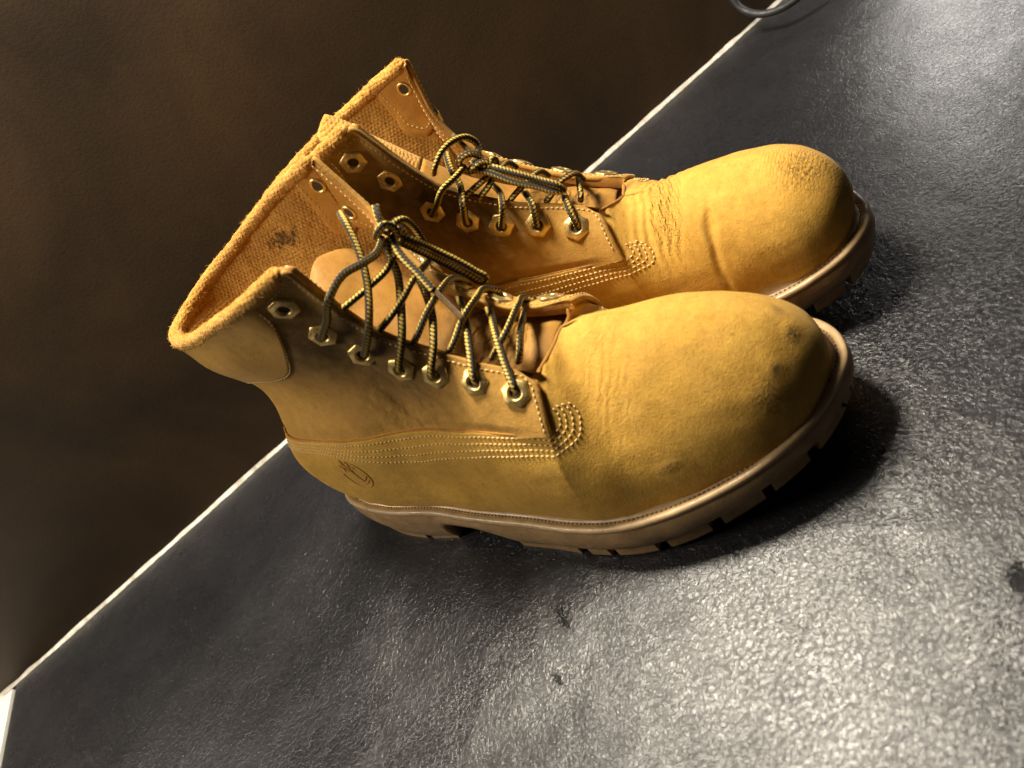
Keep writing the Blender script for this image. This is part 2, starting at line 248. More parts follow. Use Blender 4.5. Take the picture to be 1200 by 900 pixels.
# ------------------------------------------------------------------ materials
def new_mat(name):
    m=bpy.data.materials.new(name); m.use_nodes=True; nt=m.node_tree; b=nt.nodes['Principled BSDF']; return m,nt,b
class NT:
    def __init__(s,nt): s.nt=nt
    def n(s,t,**kw):
        x=s.nt.nodes.new(t)
        for k,v in kw.items(): setattr(x,k,v)
        return x
    def l(s,a,b): s.nt.links.new(a,b)
    def coord(s,kind='Object'): return s.n('ShaderNodeTexCoord').outputs[kind]
    def noise(s,co,scale,detail=3,rough=.55,dist=0):
        x=s.n('ShaderNodeTexNoise'); x.inputs['Scale'].default_value=scale; x.inputs['Detail'].default_value=detail; x.inputs['Roughness'].default_value=rough; x.inputs['Distortion'].default_value=dist
        s.l(co,x.inputs['Vector']); return x.outputs['Fac']
    def ramp(s,f,pts):
        x=s.n('ShaderNodeValToRGB'); e=x.color_ramp.elements
        while len(e)<len(pts): e.new(.5)
        for k,(p,c) in enumerate(pts):
            e[k].position=p; e[k].color=(c,c,c,1) if not isinstance(c,tuple) else c+(1,)
        s.l(f,x.inputs[0]); return x.outputs[0]
    def math(s,op,a,b=None,c=None):
        x=s.n('ShaderNodeMath',operation=op)
        for k,v in enumerate((a,b,c)):
            if v is None: continue
            if isinstance(v,(int,float)): x.inputs[k].default_value=v
            else: s.l(v,x.inputs[k])
        return x.outputs[0]
    def mix(s,f,a,b,mode='MIX'):
        x=s.n('ShaderNodeMix',data_type='RGBA',blend_type=mode)
        for k,v in ((0,f),(6,a),(7,b)):
            if isinstance(v,(int,float)): x.inputs[k].default_value=v
            elif isinstance(v,tuple): x.inputs[k].default_value=v+(1,)
            else: s.l(v,x.inputs[k])
        return x.outputs[2]
    def bump(s,h,strength,dist,prev=None):
        x=s.n('ShaderNodeBump'); x.inputs['Strength'].default_value=strength; x.inputs['Distance'].default_value=dist
        s.l(h,x.inputs['Height'])
        if prev is not None: s.l(prev,x.inputs['Normal'])
        return x.outputs[0]
    def blob(s,co,c,r,scale=(1,1,1)):
        """1 inside a soft ball round the local point c"""
        m=s.n('ShaderNodeMapping'); m.vector_type='POINT'
        m.inputs['Location'].default_value=tuple(-c[i]*scale[i] for i in range(3)); m.inputs['Scale'].default_value=scale
        s.l(co,m.inputs['Vector']); v=s.n('ShaderNodeVectorMath',operation='LENGTH'); s.l(m.outputs[0],v.inputs[0])
        x=s.n('ShaderNodeMapRange'); x.interpolation_type='SMOOTHSTEP'; x.inputs[1].default_value=0; x.inputs[2].default_value=r; x.inputs[3].default_value=1; x.inputs[4].default_value=0
        s.l(v.outputs['Value'],x.inputs[0]); return x.outputs[0]
def nubuck(name,c1,c2,scuffs=(),dark_patches=(),wrinkles=(),rough=.82,grain=1.0):
    m,nt,b=new_mat(name); N=NT(nt); co=N.coord()
    big=N.noise(co,28,4,.6); mid=N.noise(co,230,5,.68); fine=N.noise(co,1250,3,.65)
    col=N.mix(N.ramp(big,[(.32,0.),(.68,1.)]),c1,c2)
    col=N.mix(N.math('MULTIPLY',N.ramp(mid,[(.40,0.),(.68,1.)]),.50),col,tuple(v*.66 for v in c2))
    col=N.mix(N.math('MULTIPLY',N.ramp(fine,[(.4,0.),(.7,1.)]),.22),col,tuple(v*1.25 for v in c1))
    mottle=N.noise(co,70,5,.65,1.0)
    h2=None
    for c,r,sc,amt in dark_patches:
        k=N.math('MULTIPLY',N.math('MULTIPLY',N.blob(co,c,r,sc),amt),N.ramp(mottle,[(.3,.6),(.6,1.)]))
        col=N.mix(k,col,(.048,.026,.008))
    bp=N.bump(N.noise(co,560,5,.68),.5*grain,.00055)
    bp=N.bump(fine,.8*grain,.00030,bp)
    spk=N.ramp(N.noise(co,260,5,.75,.4),[(.60,0.),(.68,1.)]); col=N.mix(N.math('MULTIPLY',spk,.42),col,(.20,.10,.028))
    dust=N.ramp(N.noise(co,55,5,.7,.5),[(.52,0.),(.75,1.)]); col=N.mix(N.math('MULTIPLY',dust,.13),col,(.56,.40,.18))
    for c,r,sc in scuffs:
        sn=N.noise(co,380,4,.7,1.5); k=N.math('MULTIPLY',N.blob(co,c,r,sc),N.ramp(sn,[(.5,0.),(.58,1.)]))
        col=N.mix(N.math('MULTIPLY',k,.8),col,(.11,.055,.018)); bp=N.bump(N.math('MULTIPLY',N.blob(co,c,r,sc),sn),1.0,.0011,bp)
    for c,r,sc,rot,scale,dist in wrinkles:
        mp=N.n('ShaderNodeMapping'); mp.inputs['Rotation'].default_value=rot; N.l(co,mp.inputs[0])
        w=N.n('ShaderNodeTexWave',wave_type='BANDS',bands_direction='X'); w.inputs['Scale'].default_value=scale; w.inputs['Distortion'].default_value=7; w.inputs['Detail'].default_value=3; w.inputs['Detail Scale'].default_value=2.2; N.l(mp.outputs[0],w.inputs[0])
        bp=N.bump(N.math('MULTIPLY',w.outputs['Fac'],N.blob(co,c,r,sc)),.8,dist,bp)
    N.l(col,b.inputs['Base Color']); N.l(bp,b.inputs['Normal'])
    b.inputs['Roughness'].default_value=rough; b.inputs['Sheen Weight'].default_value=.12; b.inputs['Sheen Roughness'].default_value=.4
    b.inputs['Sheen Tint'].default_value=(1,.75,.4,1); b.inputs['Specular IOR Level'].default_value=.22
    return m
WH1,WH2=(.59,.340,.062),(.46,.248,.037)
MAT={}
def boot_mats():
    ST=[((.2955,.0165,.0765),.006,(1,1,1),.55),((.2943,-.0093,.0694),.0034,(1,.7,1),.75),((.300,.007,.0719),.0032,(1,.7,1),.75),((.20,-.05,.045),.03,(.5,1,2),.12)]
    MAT['R']=nubuck('wheat_nubuck_right',WH1,WH2,scuffs=[((.2943,-.0093,.0694),.0065,(1,1,1)),((.300,.007,.0719),.0065,(1,1,1)),((.2445,-.0427,.0535),.009,(1,1,2.0)),((.289,-.019,.0625),.014,(1,1,1))],dark_patches=ST,
        wrinkles=[((.228,-.02,.09),.030,(1.6,.7,.7),(0,0,.35),80,.00022)])
    MAT['L']=nubuck('wheat_nubuck_left',WH1,WH2,scuffs=[((.27,-.036,.060),.016,(1,1,3)),((.292,-.02,.08),.018,(1,1,1))],dark_patches=[((.302,-.012,.058),.022,(1,1,1),.7)],
        wrinkles=[((.225,-.015,.088),.026,(2.0,.6,.6),(0,0,-.25),150,.0011),((.292,-.012,.083),.030,(1,1,1),(0,0,.3),190,.00025)])
boot_mats()
MAT['quarter']=nubuck('quarter_nubuck',(.49,.275,.060),(.39,.20,.038),dark_patches=[((.120,-.028,.156),.080,(1,1,1.25),1.0),((.138,-.03,.132),.042,(1,1,1),.9)],wrinkles=[((.13,-.036,.112),.035,(1,1,1),(0,.6,0),28,.0012)],rough=.72,grain=.8)  # colour darkens over the near-side flap, round the eyelets and ankle
MAT['collar']=nubuck('collar_leather',(.46,.26,.058),(.36,.19,.036),rough=.62,grain=.6)
MAT['facing']=nubuck('smooth_facing_leather',(.48,.245,.045),(.38,.175,.028),rough=.48,grain=.45)
MAT['tongue']=nubuck('tongue_leather',(.37,.188,.034),(.28,.13,.021),wrinkles=[((.175,0,.11),.03,(1,1,1),(0,0,.2),60,.0016)],rough=.6,grain=.6)
MAT['raw_edge']=nubuck('raw_leather_edge',(.46,.22,.045),(.28,.12,.025),rough=.9)
TORN=[((.072,.037,.182),.030)]
def fabric(name,torn):
    m,nt,b=new_mat(name); N=NT(nt); co=N.coord()
    big=N.noise(co,60,4,.6)
    col=N.mix(N.ramp(big,[(.3,0.),(.7,1.)]),(.42,.20,.035),(.60,.32,.065))
    mp=N.n('ShaderNodeMapping'); mp.inputs['Rotation'].default_value=(.3,.5,.7); N.l(co,mp.inputs[0])
    v=N.n('ShaderNodeTexVoronoi'); v.inputs['Scale'].default_value=520; N.l(mp.outputs[0],v.inputs['Vector'])
    xz=N.n('ShaderNodeSeparateXYZ'); N.l(co,xz.inputs[0]); wob=N.math('MULTIPLY',N.noise(co,90,3),.0022)
    row=N.math('DIVIDE',N.math('ADD',xz.outputs[2],wob),.0020); odd=N.math('MULTIPLY',N.math('MODULO',N.math('FLOOR',row),2.0),math.pi)
    sx=N.math('SINE',N.math('ADD',N.math('MULTIPLY',N.math('ADD',xz.outputs[0],N.math('MULTIPLY',xz.outputs[1],.6)),2*math.pi/.0027),odd))
    sz=N.math('SINE',N.math('MULTIPLY',N.math('FRACT',row),math.pi))
    knit=N.math('MULTIPLY',N.math('ADD',sx,1.2),sz)
    fz=N.noise(co,900,5,.7,.6)
    bp=N.bump(knit,.55,.0004); bp=N.bump(v.outputs['Distance'],.5,.0007,bp); bp=N.bump(fz,.8,.0009,bp)
    k=N.ramp(v.outputs['Distance'],[(.25,0.),(.75,1.)]); col=N.mix(N.math('MULTIPLY',k,.45),col,(.28,.125,.022))
    if torn:
        for c,r in TORN:
            hole=N.ramp(N.math('ADD',N.blob(co,c,r,(1,1,2.2)),N.math('MULTIPLY',N.math('SUBTRACT',N.noise(co,210,6,.75,1.6),.5),3.6)),[(.80,0.),(1.0,1.)])
            col=N.mix(hole,col,(.05,.028,.012)); bp=N.bump(hole,.8,-.0025,bp)
    N.l(col,b.inputs['Base Color']); N.l(bp,b.inputs['Normal']); b.inputs['Roughness'].default_value=.95; b.inputs['Sheen Weight'].default_value=.35; b.inputs['Sheen Tint'].default_value=(1,.7,.35,1); b.inputs['Specular IOR Level'].default_value=.1
    return m
MAT['fabric']=fabric('fleece_lining',False)
MAT['torn']=fabric('torn_fleece_lining',True)
def simple(name,c1,c2,scale,rough,bumps=(),metal=0,spec=.5):
    m,nt,b=new_mat(name); N=NT(nt); co=N.coord()
    f=N.noise(co,scale,4,.6); N.l(N.mix(N.ramp(f,[(.35,0.),(.68,1.)]),c1,c2),b.inputs['Base Color'])
    bp=None
    for sc,st,di in bumps: bp=N.bump(N.noise(co,sc,4,.6),st,di,bp)
    if bp is not None: N.l(bp,b.inputs['Normal'])
    N.l(N.ramp(N.noise(co,scale*2.3,3),[(.3,max(0,rough-.1)),(.7,min(1,rough+.1))]),b.inputs['Roughness']); b.inputs['Metallic'].default_value=metal; b.inputs['Specular IOR Level'].default_value=spec
    return m
MAT['fibre']=simple('fleece_fibre',(.62,.36,.09),(.50,.26,.05),200,.9,spec=.1)
MAT['gum']=simple('gum_rubber',(.38,.235,.105),(.24,.14,.056),85,.50,((420,.5,.0006),(60,.3,.001)))
MAT['welt']=simple('welt_rubber',(.46,.315,.16),(.32,.21,.10),90,.40,((500,.3,.0004),))
MAT['thread']=simple('tan_thread',(.74,.53,.24),(.62,.42,.17),300,.7)
MAT['dark_thread']=simple('dark_thread',(.16,.09,.03),(.30,.18,.06),300,.8)
MAT['brass']=simple('aged_brass',(.80,.58,.23),(.56,.39,.14),300,.36,((400,.2,.0003),),metal=.85)
MAT['hole']=simple('eyelet_hole_shade',(.05,.03,.012),(.03,.018,.008),200,.8)  # dark colour stands in for the shade inside an eyelet
MAT['aglet']=simple('clear_aglet',(.15,.095,.045),(.09,.055,.025),400,.3,((900,.2,.0002),))
MAT['emboss']=simple('pressed_leather',(.36,.17,.03),(.42,.20,.035),200,.8)
MAT['cable']=simple('black_cable',(.010,.010,.011),(.016,.016,.017),100,.55)
MAT['white']=simple('white_grout',(.74,.70,.62),(.40,.36,.29),130,.5,((400,.5,.0006),))
MAT['skirting']=simple('white_paint',(.72,.70,.66),(.65,.63,.58),40,.4)
def lace_mat():
    m,nt,b=new_mat('striped_lace'); N=NT(nt); uv=N.n('ShaderNodeUVMap').outputs[0]
    x=N.n('ShaderNodeSeparateXYZ'); N.l(uv,x.inputs[0]); a,l=x.outputs[0],x.outputs[1]
    tri=N.math('PINGPONG',l,.0009)                      # 0..0.0009
    zig=N.math('MULTIPLY',tri,90.)                       # 0..0.08
    s=N.math('FRACT',N.math('MULTIPLY',N.math('ADD',a,zig),3.0))
    band=N.math('LESS_THAN',N.math('ABSOLUTE',N.math('SUBTRACT',s,.5)),.20)
    tick=N.math('GREATER_THAN',N.math('SINE',N.math('MULTIPLY',l,2*math.pi/.0018)),-.75)
    f=N.math('MULTIPLY',band,tick)
    col=N.mix(f,(.022,.014,.007),(.62,.43,.075))
    N.l(col,b.inputs['Base Color']); b.inputs['Roughness'].default_value=.6; b.inputs['Specular IOR Level'].default_value=.3
    h=N.math('SINE',N.math('MULTIPLY',N.math('ADD',l,N.math('MULTIPLY',N.math('PINGPONG',a,.166),.008)),2*math.pi/.0009))
    N.l(N.bump(h,.5,.0003),b.inputs['Normal'])
    return m
MAT['lace']=lace_mat()
def floor_mat():
    m,nt,b=new_mat('dark_floor_tile'); N=NT(nt); co=N.coord()
    big=N.noise(co,5,4,.6,.6); mid=N.noise(co,45,4,.6)
    col=N.mix(N.ramp(big,[(.35,0.),(.7,1.)]),(.008,.008,.0100),(.017,.0165,.0195))
    col=N.mix(N.math('MULTIPLY',N.ramp(mid,[(.4,0.),(.7,1.)]),.4),col,(.014,.014,.016))
    worm=N.noise(co,430,4,.62,1.2); worm2=N.noise(co,1100,2,.5,.6)
    col=N.mix(N.math('MULTIPLY',N.ramp(worm,[(.38,1.),(.52,0.)]),.7),col,(.004,.004,.0045))
    wear=N.ramp(N.noise(co,11,5,.65,1.0),[(.35,.70),(.65,1.)])
    bp=N.bump(N.math('MULTIPLY',worm,wear),.9,.00050); bp=N.bump(worm2,.5,.00015,bp)
    scr=N.n('ShaderNodeMapping'); scr.inputs['Rotation'].default_value=(0,0,.5); scr.inputs['Scale'].default_value=(14,300,1); N.l(co,scr.inputs[0])
    sc=N.math('MULTIPLY',N.ramp(N.noise(scr.outputs[0],1.0,3,.6),[(.68,0.),(.72,1.)]),N.ramp(N.noise(co,9,3),[(.52,0.),(.62,1.)])); col=N.mix(N.math('MULTIPLY',sc,.5),col,(.05,.05,.052))
    dst=N.ramp(N.noise(co,620,2,.5),[(.70,0.),(.73,1.)]); col=N.mix(N.math('MULTIPLY',dst,.5),col,(.10,.10,.10)); bp=N.bump(N.noise(co,35,3,.5),.35,.003,bp)
    def pits(c,r,sc,th):
        return N.ramp(N.math('ADD',N.blob(co,c,r,sc),N.math('MULTIPLY',N.math('SUBTRACT',N.noise(co,330,5,.75,1.4),.5),2.6)),[(th,0.),(th+.12,1.)])
    p=N.math('ADD',pits((-.004,-.332,0),.020,(2.6,.9,1),.84),pits((.146,-.456,0),.011,(1,1,1),.55))
    p=N.math('ADD',p,pits((-.022,-.356,0),.014,(2.2,.9,1),.88))
    p=N.math('MINIMUM',p,1.0)
    col=N.mix(p,col,(.008,.008,.009)); bp=N.bump(p,.8,-.0012,bp)
    N.l(col,b.inputs['Base Color']); N.l(bp,b.inputs['Normal'])
    N.l(N.ramp(N.noise(co,6,5,.65,1.5),[(.3,.23),(.7,.35)]),b.inputs['Roughness']); N.l(N.math('MULTIPLY',N.math('SUBTRACT',1.0,N.math('MULTIPLY',p,.8)),N.ramp(N.noise(co,4.5,6,.62,1.8),[(.36,.40),(.64,.85)])),b.inputs['Specular IOR Level'])
    return m
def wall_mat():
    m,nt,b=new_mat('dark_brown_wall'); N=NT(nt); co=N.coord()
    big=N.noise(co,5,5,.6,.6); col=N.mix(N.ramp(big,[(.35,0.),(.7,1.)]),(.026,.0150,.0065),(.070,.039,.0150))
    sp=N.ramp(N.noise(co,420,2,.5),[(.74,0.),(.77,1.)]); col=N.mix(N.math('MULTIPLY',sp,.4),col,(.16,.13,.10))
    bp=N.bump(N.noise(co,9,3,.5),.35,.003); bp=N.bump(N.noise(co,420,3,.6),.30,.0004,bp)
    N.l(col,b.inputs['Base Color']); N.l(bp,b.inputs['Normal']); b.inputs['Roughness'].default_value=.5
    return m
# ------------------------------------------------------------------ the place
def boxv(x0,x1,y0,y1,z0,z1):
    V=[(x,y,z) for x in (x0,x1) for y in (y0,y1) for z in (z0,z1)]
    return V,[(0,1,3,2),(4,6,7,5),(0,4,5,1),(2,3,7,6),(0,2,6,4),(1,5,7,3)]
V,F=boxv(-.430,1.2,-1.4,.06,-.02,0); fl=mk('floor',V,F,floor_mat(),smooth=False); fl['kind']='structure'
V,F=boxv(-.9,1.2,.0,.06,.0005,1.1); wl=mk('wall',V,F,wall_mat(),smooth=False); wl['kind']='structure'
# bead of white grout where the wall meets the floor
n=400; xs=np.linspace(-.47,1.15,n); prof=[]
for i,x in enumerate(xs):
    w=.0027+.0006*vnoise(np.array([x,0,0]),60,1)+.0004*vnoise(np.array([x,0,0]),300,2); h=.0030+.0006*vnoise(np.array([x,5,0]),80,3)
    yo=.0005*vnoise(np.array([x,2,1.]),30,5)
    prof.append([(x,-w+yo,.0003),(x,-w*.85+yo,.0009),(x,-w*.45+yo,h*.62),(x,-.0004,h)])
g=mk('grout_line',np.array(prof),flip(gridf(n,4)),MAT['white']); g['kind']='structure'
V,F=boxv(-.56,-.432,-1.2,-.0055,-.02,.0015); sk=mk('white_floor_edge',V,F,MAT['skirting'],smooth=False); sk['kind']='structure'
# ------------------------------------------------------------------ boots
QUS=np.linspace(0,.78,157)
def _qtable(boot,sd):
    zx=[-.02,0,.034,.06,.09,.108,.137,.167,.186,.207,.23]; zz=np.array([.094,.0945,.0958,.0975,.0982,.0975,.0956,.0931,.0908,.0866,.083])-(.006 if boot=='L' else 0)
    tt=np.linspace(.2,.85,400); out=[]
    for u in QUS:
        p=base(boot,sd,np.full(400,u),tt); e=p[:,2]-np.interp(p[:,0],zx,zz); out.append(np.interp(0,e,tt))
    out=np.array(out); k=np.ones(5)/5; return np.convolve(np.pad(out,2,'edge'),k,'valid')
QTAB={(b,sd):_qtable(b,sd) for b in 'RL' for sd in 'LM'}
def qline(boot,sd,u): return np.interp(u,QUS,QTAB[boot,sd])
UF=.728
def wrk(boot,p):
    """slow unevenness and flex creases of worn leather (metres)"""
    o=.0004*vnoise(p,45,1)+.00025*vnoise(p,110,2)
    if boot=='R':
        g=np.exp(-(((p[...,0]-.232-.25*(p[...,1]+.0))/.011)**2))*sst(.055,.09,p[...,2]); o=o-.0007*g
        g=np.exp(-(((p[...,0]-.250-.25*(p[...,1]))/.010)**2))*sst(.055,.09,p[...,2]); o=o+.0003*g
    else:
        x=p[...,0]+.0015*vnoise(p,150,5)
        band=np.exp(-((p[...,0]-.221)/.011)**2)*sst(.06,.085,p[...,2])
        o=o+band*(.0006*np.sin(x*2*np.pi/.0047+2*vnoise(p,60,8))-.001)
        y=p[...,1]
        g=np.exp(-(((p[...,0]-.246+.2*(y-.035)+.001*vnoise(p,140,4))/.0022)**2))*np.exp(-((y-.038)/.011)**2); o=o-.0022*g
    return o
def P(boot,side,u,t,off=0.):
    u,t=np.broadcast_arrays(np.asarray(u,float),np.asarray(t,float))
    p=base(boot,side,u,t); n=pnormal(boot,side,u,t)
    o=np.asarray(off,float)+shape_off(boot,side,u,t,p)+wrk(boot,p)
    return p+n*o[...,None]
def NRM(boot,side,u,t):
    u,t=np.broadcast_arrays(np.asarray(u,float),np.asarray(t,float)); return pnormal(boot,side,u,t)
def wind(side,F): return F if side=='L' else flip(F)
def uvrow(boot,side,uv,off,n=200):
    uv=np.array(uv,float); d=np.r_[0,np.cumsum(np.linalg.norm(np.diff(uv,axis=0),axis=1))]
    q=spl(d,uv,np.linspace(0,d[-1],n)); q=np.clip(q,0,1)
    return P(boot,side,q[:,0],q[:,1],off),NRM(boot,side,q[:,0],q[:,1])
def quarter_off(boot,sd,u,t):
    q=qline(boot,sd,u)
    front=sst(.60,.725,u)
    return .0003+front*.0018-.0009*(1-sst(q,q+.05,t))*(1-sst(.66,.72,u))
def vamp_off(boot,sd,u,t):
    u,t=np.broadcast_arrays(np.asarray(u,float),np.asarray(t,float)); q=qline(boot,sd,u)
    rim=1-sst(.61,.72,u); near=1-np.clip((q-t)/.05,0,1)          # raised cut edge over the quarter
    lift=.0016*sst(q-.24,q-.06,t)*rim*sst(.03,.12,u)
    d=np.clip(1-(q-t)/.005,0,1); lift=lift-.0026*(1-np.sqrt(np.maximum(0,1-d*d)))*rim
    drop=-.0012*sst(q-.005,q+.03,t)*(1-sst(.728,.742,u))
    return lift+drop
def sole(boot,root,mir):
    n=420; L=lip(n); T=np.roll(L,-1,0)-np.roll(L,1,0); T/=np.linalg.norm(T,axis=1,keepdims=True)
    Nn=np.c_[-T[:,1],T[:,0]]
    if ((L-np.array([.15,0]))*Nn).sum()<0: Nn=-Nn
    x=L[:,0]; zt=ztop(x); zb=zbot(x)
    def ring(o,z): 
        q=L+Nn*np.asarray(o)[...,None] if np.ndim(o) else L+Nn*o
        return np.c_[q,z]
    sc=1+.0*x
    wp=[(-.016,.006),(-.0105,.0068),(-.0088,.0064),(-.0074,.0048),(-.0066,.0018),(-.0058,.0002),(-.0050,-.0002),(-.0034,-.0002),(-.0028,.0005),(-.0012,.0006),(-.0003,.0001),(.0001,-.0010),(.0000,-.0024),(-.0009,-.0032),(-.004,-.0034)]
    V=np.stack([ring(o,zt+dz+.00015*vnoise(np.c_[L,zt],220,4)) for o,dz in wp],1)
    wv=mk('welt',V,flip(gridf(n,len(wp),closed=True)),MAT['welt'],root,mirror=mir)
    # stitches of the welt groove
    A=ring(-.0042,zt-.0001); A=np.r_[A,A[:1]]; N3=np.tile([0,0,1.],(len(A),1))
    V,F=stitches(A,N3,.0024,.0018,.00045,0); mk('welt_stitching',V,F,MAT['dark_thread'],wv,mirror=mir,stuff=True)
    body=zb+.0076+.0150*sst(.0855,.0885,x)*(1-sst(.112,.140,x))
    zr=zt-.0031
    f=np.array([0,.12,.35,.6,.8,.93,1.]); oo=[-.0006,.0002,.0006,.0001,-.0012,-.0024,-.0032]
    rows=[ring(o,zr*(1-k)+body*k+(.00025*vnoise(np.c_[L,zr],90,6))) for o,k in zip(oo,f)]
    rows+= [ring(-.006,body),ring(-.02,body)]
    c=np.c_[np.c_[x*.98+.003,np.full(n,.0)],body]; rows.append(c)
    V=np.stack(rows,1); so=mk('outsole',V,flip(gridf(n,len(rows),closed=True)),MAT['gum'],root,mirror=mir)
    # lugs round the edge
    gaps=[(-.01,.0580),(.0617,.0852),(.132,.1740),(.1780,.1920),(.1960,.2200),(.2240,.2485),(.2525,.2740),(.2780,.2955),(.2985,.32)]
    for a,b in gaps:
        for sgn in (-1,1):
            idx=np.where((x>=a)&(x<=b)&((L[:,1]-.012*sst(.2,.31,x))*sgn>=0))[0]
            if len(idx)<3: continue
            # order contiguous
            k=np.where(np.diff(idx)>1)[0]
            if len(k): idx=np.r_[idx[k[0]+1:],idx[:k[0]+1]]
            prof=[]
            for i in idx:
                q=lambda o,z:(*(L[i]+Nn[i]*o),z)
                top=body[i]+.0015 if not(.085<x[i]<.14) else max(body[i],zb[i]+.006)+.0015
                prof.append([q(-.0029,top),q(-.0030,zb[i]+.0022),q(-.0038,zb[i]+.0004),q(-.0056,zb[i]),q(-.020,zb[i]),q(-.021,top)])
            pr=np.array(prof); m=6; F=flip(gridf(len(idx),m)); F.append(tuple(range(m))); e=(len(idx)-1)*m; F.append(tuple(e+j for j in reversed(range(m))))
            mk('tread_lug',pr,F,MAT['gum'],so,mirror=mir,smooth=False)
def make_boot(boot,name,label,loc,rot):
    mir=boot=='L'; sides=('L','M')
    root=bpy.data.objects.new(name,None); S.collection.objects.link(root); root.location=(loc[0],loc[1],0); root.rotation_euler=(0,0,rot); root.empty_display_size=.05
    root['label']=label; root['category']='boot'; root['group']='pair of wheat work boots'
    sole(boot,root,mir)
    # ---- vamp: one skin round heel, sides and toe
    us=np.unique(np.r_[np.linspace(0,.66,170),np.linspace(.66,.76,50),np.linspace(.76,1,150)])
    r=np.r_[np.linspace(0,.90,104),.92,.94,.955,.967,.977,.984,.990,.995,.998,1.0]
    ramp=sst(.675,.722,us)
    grids=[]
    for sd in sides:
        q=qline(boot,sd,us); tv=q*(1-ramp)+1.0*ramp
        uu=us[:,None]; tt=np.minimum(r[None]*tv[:,None],1)
        g=P(boot,sd,uu,tt,vamp_off(boot,sd,uu,tt))
        if sd=='L': center=g
        grids.append(g)
    gl,gm=grids
    i0=np.argmin(abs(us-.80))
    gm[us>=.7999,-1]=gl[us>=.7999,-1]; gm[-1]=gl[-1]; gm[0]=gl[0]
    m=len(r); V,F=join([(gl,gridf(len(us),m)),(gm,flip(gridf(len(us),m)))])
    vamp=mk('vamp',V,F,MAT[boot],root,mirror=mir,weld=True)
    # ---- four rows of stitching round the quarter
    VS=[]
    for sd in sides:
        for k in range(4):
            f=k/3
            pts=[]
            for u in np.linspace(.10,.69,60):
                w=.40+.60*sst(.2,.5,u); pts.append((u,float(qline(boot,sd,u))-(.020+.096*f)*w))
            dq=float(qline(boot,sd,.728))-.613; inner=[(.722,.594+dq),(.742,.605+dq),(.748,.645+dq),(.744,.690+dq),(.738,.720+dq)]; outer=[(.722,.505+dq),(.757,.505+dq),(.777,.560+dq),(.778,.625+dq),(.762,.690+dq)]
            pts+=[tuple(np.array(a)*(1-f)+np.array(b)*f) for a,b in zip(inner,outer)]
            A=np.array(pts); dd=np.r_[0,np.cumsum(np.linalg.norm(np.diff(A,axis=0),axis=1))]; B=spl(dd,A,np.linspace(0,dd[-1],320))
            Pp=P(boot,sd,B[:,0],B[:,1],np.maximum(vamp_off(boot,sd,B[:,0],B[:,1]),0)+.00012); Nn=NRM(boot,sd,B[:,0],B[:,1])
            VS.append(stitches(Pp,Nn,.00265,.0020,.00040))
    V,F=join(VS); mk('vamp_stitching',V,F,MAT['thread'],vamp,mirror=mir,stuff=True)
    for sd in sides:
        ue=np.linspace(.06,.69,120); te=qline(boot,sd,ue)-.0015
        V,F,uv=tube(P(boot,sd,ue,te,np.maximum(vamp_off(boot,sd,ue,te)-.0003,.0004)),.0007,6,smoothn=260); mk('vamp_edge',V+(.00012*vnoise(V,600,3))[:,None],F,MAT['raw_edge'],vamp,mirror=mir)
    kk=(us>=.722)&(us<=.8001); C=np.r_[gl[kk,-1],gm[kk,-1][::-1][1:]]; C=C[:,:]-np.array([0,0,.0006])
    V,F,uv=tube(C,.0010,8); mk('throat_edge',V,F,MAT['raw_edge'],vamp,mirror=mir)
    # ---- quarters with eyelets
    EY={('R','L'):[(.4125,.9133),(.425,.7767),(.480,.75),(.5625,.8167),(.61,.8567),(.655,.8833),(.6975,.8667)],
        ('L','M'):[(.415,.91),(.445,.8067),(.4975,.77),(.565,.8133),(.6025,.8333),(.64,.8567),(.68,.84)],
        'far':[(.4225,.9067),(.4550,.82),(.515,.84),(.5675,.86),(.6125,.875),(.655,.88),(.6975,.86)]}
    for sd in sides:
        ss=edge_samples(150,(0,.003,.006,.010)); rr=edge_samples(90,(0,.004,.009,.016))
        uu=ss[:,None]*UF*np.ones_like(rr)[None]; uu=uu-.010*(rr[None]**2)*sst(.9,1,ss)[:,None]
        q=qline(boot,sd,uu)-.03*(1-sst(.66,.728,uu)); tt=q+(1-q)*rr[None]
        # rounded upper front corner
        cf=sst(.955,1.0,ss)[:,None]; tt=tt-(.05*cf**2)*rr[None]**6
        d=np.minimum(np.clip((rr-.984)/.016,0,1)[None],1); d2=np.clip((ss-.990)/.010,0,1)[:,None]
        rd=.0010*(1-np.sqrt(1-np.clip(np.maximum(d,d2),0,1)**2))
        o=quarter_off(boot,sd,uu,tt)-rd
        PO=P(boot,sd,uu,tt,o); PI=P(boot,sd,uu,tt,quarter_off(boot,sd,uu,tt)-.0024+.0*rd)
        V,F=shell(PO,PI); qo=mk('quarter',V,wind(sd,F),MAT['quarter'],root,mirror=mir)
        rows=[]
        fac=[(u,.965) for u in np.linspace(.405,.70,24)]+[(.712,.93),(.7165,.86),(.7185,.78),(.7195,.66)]
        fac=[(u,t) for u,t in fac]
        uvp=np.array(fac); Pp,Nn=uvrow(boot,sd,fac,0,220)
        # offsets that follow the quarter skin
        dd=np.r_[0,np.cumsum(np.linalg.norm(np.diff(uvp,axis=0),axis=1))]; qq=spl(dd,uvp,np.linspace(0,dd[-1],220))
        Pp=P(boot,sd,qq[:,0],qq[:,1],quarter_off(boot,sd,qq[:,0],qq[:,1])+.0001)
        rows.append(stitches(Pp,Nn,.0027,.0019,.00036))
        V,F=join(rows); mk('quarter_stitching',V,F,MAT['thread'],qo,mirror=mir,stuff=True)
        key=(boot,sd) if (boot,sd) in EY else 'far'
        for k,(u,t) in enumerate(EY[key]):
            eyelet(boot,sd,u,t,quarter_off(boot,sd,np.array(u),np.array(t))+0,qo,mir)
